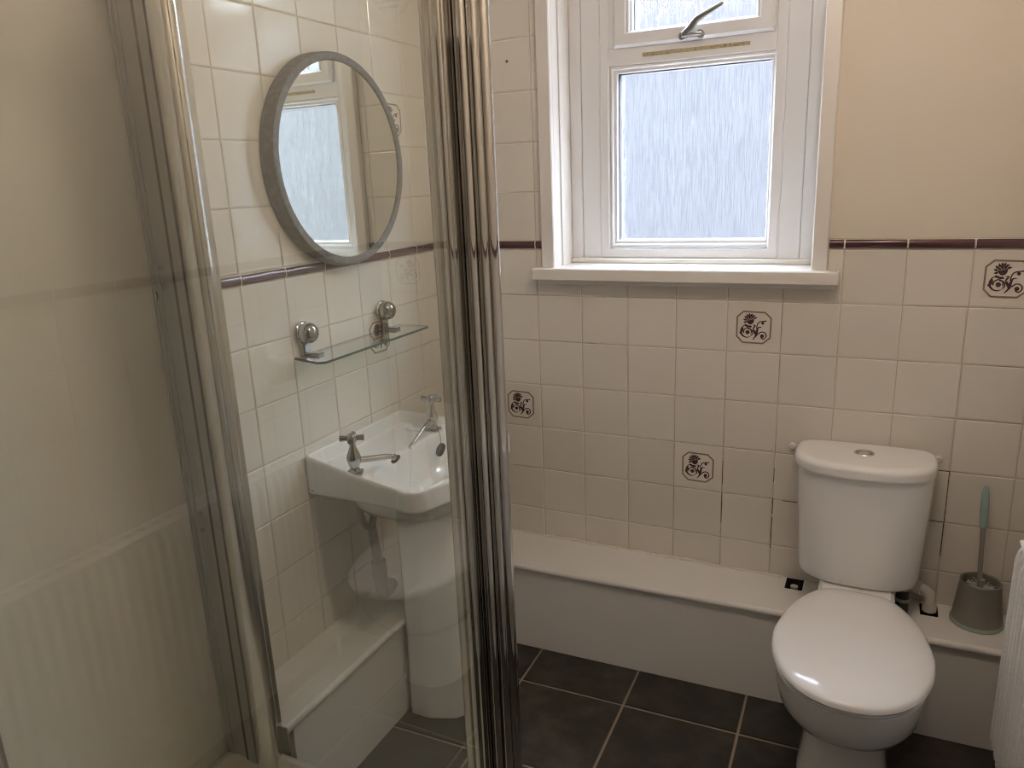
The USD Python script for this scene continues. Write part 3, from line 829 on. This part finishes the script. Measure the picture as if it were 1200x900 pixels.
# overflow
ped = thing('basin_pedestal', 'white full height ceramic pedestal under the wash basin', 'pedestal', (.2, -.56, 0))
pd = []
for z, d in ((.0005, .004), (.004, .0), (.03, .0), (.3, .006), (.55, .006), (.62, .002), (.654, .0)):
    s = sg.Polygon([(.1885, -.662 + d), (.25, -.662 + d), (.345 - d, -.625 + d * 2), (.345 - d, -.495 - d * 2), (.25, -.458 - d), (.1885, -.458 - d)])
    s = s.buffer(-.05).buffer(.05, quad_segs=10) if True else s
    s = s.union(sg.box(.1885, -.662 + d, .24, -.458 - d))
    q = sg.polygon.orient(s).exterior
    L = q.length
    c0 = sg.Point(.25, -.56)
    o = []
    for a in np.linspace(0, 2 * PI, 96, endpoint=False):
        ray = sg.LineString([(c0.x, c0.y), (c0.x + math.cos(a), c0.y + math.sin(a))]); g = q.intersection(ray)
        g = g if g.geom_type == 'Point' else list(g.geoms)[-1]; o.append((g.x, g.y))
    pd.append((np.array(o), z))
obj('column', loft(pd), M['ceramic'], ped, smooth=50)


def tap(name_label, x, y, z, aim, spout_pts, thin=False, aer=True, rot=0.3):
    t = thing('tap', name_label, 'tap', (x, y, z), group='basin taps')
    obj('base_plate', box((x - .021, y - .021, z - .0005), (x + .021, y + .021, z + .006), .003).apply_transform(trimesh.transformations.rotation_matrix(rot, [0, 0, 1], [x, y, z])), M['tap_chrome'], t, smooth=False)
    obj('body', lathe([(0, .004), (.015, .004), (.0155, .010), (.012, .017), (.0165, .029), (.0195, .040), (.019, .048), (.0145, .060), (.0105, .070), (.0085, .076), (.0078, .086), (.0085, .092), (0, .092)], (x, y, z), 'z', 32), M['tap_chrome'], t)
    h = thing_h = obj('handle', cat_(lathe([(0, .088), (.0125, .089), (.0145, .094), (.0145, .104), (.0115, .109), (.005, .112), (0, .1125)], (x, y, z), 'z', 28),
        *[tube([(x + .008 * math.cos(a), y + .008 * math.sin(a), z + .099), (x + .019 * math.cos(a), y + .019 * math.sin(a), z + .099), (x + .031 * math.cos(a), y + .031 * math.sin(a), z + .099), (x + .032 * math.cos(a), y + .032 * math.sin(a), z + .099)], [.0065, .0075, .0088, .0075], 16) for a in (rot, rot + PI / 2, rot + PI, rot + 3 * PI / 2)]), M['tap_chrome'], t, label='cross head handle')
    sp = spline(spout_pts, 24)
    obj('spout', tube(sp, np.linspace(.0062 if thin else .0088, .0048 if thin else .0068, len(sp)), 16), M['tap_chrome'], t)
    e = np.array(spout_pts[-1])
    if aer:
        d = np.array(aer, float); d /= np.linalg.norm(d)
        obj('nozzle', tube([e - d * .004, e + d * .006], .0095, 20), M['tap_chrome'], t)
        obj('nozzle_disc', tube([e + d * .006, e + d * .0095], .0145, 24), M['rubber'], t, label='black nozzle disc')
    else:
        obj('nozzle', tube([e + np.array([0, 0, .004]), e + np.array([0, 0, -.010])], .0085, 18), M['tap_chrome'], t)
    return t


ZL = .7995
tap('chrome cross head basin tap nearest the camera', .146, -.759, ZL, 0, [(.152, -.752, ZL + .036), (.176, -.723, ZL + .033), (.205, -.690, ZL + .031), (.216, -.678, ZL + .026)], aer=(.35, .45, -.8), rot=.55)
tap('chrome cross head basin tap at the far end by the post', .150, -.372, ZL, 0, [(.150, -.384, ZL + .034), (.153, -.43, ZL + .022), (.158, -.49, ZL + .002), (.162, -.530, ZL - .006)], thin=True, aer=None, rot=.1)
pg = thing('basin_plug', 'black rubber plug hanging on a chain in the basin', 'plug', (.2, -.43, .75))
pl_ = lathe([(0, 0), (.020, .0), (.021, .004), (.019, .010), (.008, .012), (0, .012)], (0, 0, 0), 'z', 28)
pl_.apply_transform(trimesh.transformations.rotation_matrix(math.radians(60), [.7, -.6, 0])); pl_.apply_translation([.213, -.430, .760])
obj('stopper', pl_, M['rubber'], pg)
ch = spline([(.160, -.372, .806), (.175, -.385, .803), (.192, -.402, .795), (.205, -.42, .777), (.211, -.427, .768)], 40)
obj('chain', cat_(*[trimesh.creation.icosphere(1, .0019).apply_translation(q) for q in ch]), M['chrome_soft'], pg, kind='stuff')

# waste and supply pipes under the basin
hs = thing('basin_waste_pipe', 'grey flexible waste pipe curling under the basin', 'pipe', (.1, -.63, .4))
obj('hose', tube(spline([(.10, -.700, .712), (.10, -.698, .66), (.10, -.685, .615), (.10, -.665, .598), (.10, -.647, .603), (.10, -.637, .625), (.105, -.63, .66), (.11, -.625, .70)], 48), .0105, 14), M['hose'], hs)
obj('down_pipe', tube([(.10, -.652, .60), (.10, -.645, .53), (.10, -.635, .455)], [.0125, .0135, .0155], 16), M['hose'], hs)
obj('trap_nut', tube([(.10, -.637, .475), (.10, -.635, .430)], .022, 10), M['grey_plastic'], hs, smooth=20)
obj('trap', tube(spline([(.10, -.634, .435), (.10, -.631, .400), (.10, -.622, .372), (.097, -.60, .365), (.09, -.57, .365)], 20), .0205, 16), M['grey_plastic'], hs)
obj('trap_clip', box((.085, -.648, .372), (.116, -.612, .400), .005), M['hose'], hs, smooth=False)

# ---------------------------------------------------------------- mirror
MY, MZ, MR = -.543, 1.597, .272
mr = thing('round_mirror', 'round mirror in a grey concrete-look frame on the tiled wall', 'mirror', (.0, MY, MZ))
ring = [(MR - .004, .0012), (MR + .002, .003), (MR + .0025, .007), (MR + .0005, .039), (MR - .001, .043), (MR - .005, .0450), (MR - .0165, .0445), (MR - .0195, .0430), (MR - .021, .040), (MR - .021, .024)]
n = 128
tt = np.linspace(0, 2 * PI, n, endpoint=False)
Vr = [np.column_stack([np.full(n, h), MY + r * np.cos(tt), MZ + r * np.sin(tt)]) for r, h in ring]
fm = rings(Vr, False); fm.fix_normals()
obj('frame', fm, M['stone'], mr, smooth=40)
obj('mirror_glass', lathe([(0, .016), (MR - .019, .016), (MR - .019, .0395), (0, .0395)], (0, MY, MZ), 'x', 128), M['mirror'], mr, smooth=20)
obj('backing', lathe([(0, .0012), (MR - .01, .0012), (MR - .01, .014), (0, .014)], (0, MY, MZ), 'x', 64), M['rubber'], mr, smooth=20)

# ---------------------------------------------------------------- glass shelf
sh = thing('glass_shelf', 'clear glass shelf on chrome clips above the basin', 'shelf', (.06, -.55, 1.11))
SZ = 1.108
so = sg.Polygon([(.010, -.787), (.104, -.812), (.122, -.800), (.122, -.315), (.108, -.302), (.010, -.312)])
obj('glass', extrude(so.buffer(-.002), SZ - .0028, SZ + .0028), M['shelf_glass'], sh, smooth=False)
obj('glass_edge', extrude(so.difference(so.buffer(-.0022)), SZ - .003, SZ + .003), M['shelf_edge'], sh, smooth=False, label='dark green polished edge')
for yb in (-.742, -.385):
    zc = SZ + .060
    c = obj('clip', box((.004, yb - .012, SZ + .0035), (.062, yb + .012, SZ + .010), .002), M['tap_chrome'], sh, smooth=False)
    obj('clip_lower', box((.004, yb - .012, SZ - .012), (.045, yb + .012, SZ - .0035), .002), M['tap_chrome'], sh, smooth=False)
    obj('clip_post', box((.002, yb - .013, SZ - .012), (.018, yb + .013, SZ + .036), .003), M['tap_chrome'], sh, smooth=False)
    obj('rosette', lathe([(0, .0012), (.027, .0012), (.030, .004), (.030, .009), (.027, .012), (.025, .0125), (.027, .017), (.0282, .023), (.0278, .030), (.0255, .037), (.021, .043), (.0145, .0475), (.007, .0497), (0, .0503)], (0, yb, zc), 'x', 40), M['tap_chrome'], sh)

# ---------------------------------------------------------------- shower
tray = thing('shower_tray', 'cream raised shower tray at the lower left', 'shower tray', (.4, -1.55, 0))
tz = .235
obj('body', cat_(box((.002, -2.028, .0005), (XF + .03, YS + .035, .150), .006)), M['tray'], tray, smooth=False)
rim = sg.box(.002, -2.028, XF + .03, YS + .035).difference(sg.box(.045, -1.985, XF - .03, YS - .035).buffer(.03))
obj('rim', extrude(rim, .149, .205), M['tray'], tray, smooth=False)
se = thing('shower_enclosure', 'clear glass shower enclosure with chrome posts', 'shower enclosure', (XF, YS, .2))
ZB, ZTOP = .205, 2.12
zz = lambda poly: extrude(poly, ZB + .001, ZTOP)


def blob(*circles):
    return shapely.union_all([sg.Point(x, y).buffer(r, quad_segs=12) if not isinstance(r, tuple) else sg.box(x - r[0], y - r[1], x + r[0], y + r[1]) for x, y, r in circles])


# wall channel: flat plate, two thin ridges, seals, then the round stile
wc = sg.box(.0012, YS - .008, .066, YS + .012)
obj('wall_channel', zz(wc), M['alu'], se, smooth=False, label='dull aluminium wall channel')
obj('channel_ridge', zz(blob((.004, YS - .0085, .004), (.020, YS - .0085, .0032))), M['alu'], se, smooth=40)
for z in (1.385, 1.345, .842, .802):
    obj('fixing_screw', lathe([(0, -.0035), (.003, -.0033), (.0055, -.0015), (.006, .0), (0, 0)], (.034, YS - .008, z), 'y', 16), M['chrome_soft'], se)
obj('seal', zz(sg.box(.066, YS - .012, .077, YS + .012)), M['seal'], se, smooth=False)
obj('channel_lip', zz(blob((.089, YS - .003, (.012, .012)))), M['alu'], se, smooth=False)
obj('seal', zz(sg.box(.101, YS - .010, .111, YS + .010)), M['gasket'], se, smooth=False)
obj('round_stile', zz(blob((.1395, YS - .006, .0285), (.1395, YS + .006, (.026, .012)))), M['chrome_broad'], se, smooth=40, label='bowed polished chrome stile')
# glass side panel and the fluted meeting post
obj('side_glass', box((.160, YS - .003, ZB + .04), (.698, YS + .003, ZTOP - .03)), M['shower_glass'], se, smooth=False, label='clear glass side panel')
obj('bottom_rail', box((.11, YS - .012, ZB + .0005), (.70, YS + .012, ZB + .034), .005), M['tray'], se, smooth=False)
obj('top_rail', box((.11, YS - .012, ZTOP - .035), (.70, YS + .012, ZTOP), .005), M['chrome'], se, smooth=False)
obj('side_stile', zz(blob((.700, YS - .004, .0145), (.700, YS + .004, (.0135, .010)))), M['post_chrome'], se, smooth=40)
obj('side_stile', zz(blob((.7165, YS - .016, .0052), (.7255, YS - .021, .0052), (.722, YS, (.010, .018)))), M['post_chrome'], se, smooth=40)
obj('post_seal', zz(blob((.733, YS - .020, (.004, .006)), (.736, YS, (.006, .016)))), M['gasket'], se, smooth=False)
obj('corner_post', zz(blob((.746, YS - .030, .0098), (.7635, YS - .0215, .0098), (.7745, YS - .004, .0105), (.755, YS + .004, (.017, .016)))), M['post_chrome'], se, smooth=40, label='fluted chrome corner post')
obj('corner_bead', zz(blob((.7765, YS + .0205, .0155), (.765, YS + .018, (.012, .008)))), M['post_chrome'], se, smooth=40)
# front panel on the room side
obj('front_stile', zz(blob((XF - .002, YS - .052, .010), (XF, YS - .045, (.010, .012)))), M['post_chrome'], se, smooth=40)
obj('front_glass', box((XF - .003, -1.985, ZB + .04), (XF + .003, YS - .057, ZTOP - .03)), M['shower_glass'], se, smooth=False, label='clear glass front panel')
obj('front_rail', box((XF - .012, -1.985, ZB + .0005), (XF + .012, YS - .05, ZB + .034), .005), M['chrome'], se, smooth=False)
obj('front_rail', box((XF - .012, -1.985, ZTOP - .035), (XF + .012, YS - .05, ZTOP), .005), M['chrome'], se, smooth=False)
obj('wall_stile', box((XF - .016, -2.028, ZB + .0005), (XF + .016, -1.985, ZTOP), .006), M['chrome'], se, smooth=False)

# ---------------------------------------------------------------- things seen only in the reflections
th = thing('toilet_roll_holder', 'chrome toilet roll holder on the right wall, seen in the shower glass', 'toilet roll holder', (W, -.62, 1.04))
obj('rosette', lathe([(0, 0), (.022, 0), (.022, .006), (.012, .010), (0, .011)], (0, 0, 0), 'x', 28).apply_transform(trimesh.transformations.rotation_matrix(PI, [0, 0, 1])).apply_translation([W - .0015, -.665, 1.10]), M['chrome'], th)
obj('arm', tube(spline([(W - .004, -.665, 1.10), (W - .05, -.665, 1.095), (W - .06, -.665, 1.06), (W - .06, -.655, 1.042), (W - .06, -.60, 1.04), (W - .06, -.56, 1.04)], 30), .005), M['chrome'], th)
trl = obj('toilet_roll', tube([(W - .06, -.648, 1.022), (W - .06, -.646, 1.022), (W - .06, -.564, 1.022), (W - .06, -.562, 1.022)], [.036, .038, .038, .036], 32), M['paper'], None, label='white toilet roll on the holder, seen in the shower glass', cat='toilet roll')
vt = thing('extractor_vent', 'round louvred extractor vent high on the window wall', 'vent', (1.63, 0, 2.13))
obj('ring', lathe([(.062, -.002), (.078, -.002), (.080, -.010), (.074, -.020), (.064, -.022), (.062, -.012)], (1.63, 0, 2.13), 'y', 48), M['knob'], vt)
for k in range(6):
    z = 2.13 - .045 + k * .018; hwid = math.sqrt(.062 ** 2 - (z - 2.13) ** 2)
    obj('slat', box((1.63 - hwid, -.012, z - .004), (1.63 + hwid, -.003, z + .004), .001), M['grey_plastic'], vt, smooth=False)
lp = thing('ceiling_lamp', 'unseen ceiling light bar with two warm bulbs, lighting the room from above', 'lamp', (1.25, -1.15, CEIL))  # out of view, placed to light the room warmly from overhead
obj('bar', box((1.08, -1.18, CEIL - .03), (1.42, -1.12, CEIL - .001), .006), M['chrome_soft'], lp, smooth=False)
for x in (1.15, 1.35):
    obj('holder', tube([(x, -1.15, CEIL - .03), (x, -1.15, CEIL - .07)], .018, 18), M['chrome_soft'], lp)
    obj('bulb', trimesh.creation.icosphere(3, .04).apply_translation([x, -1.15, CEIL - .105]), M['bulb'], lp, smooth=True)
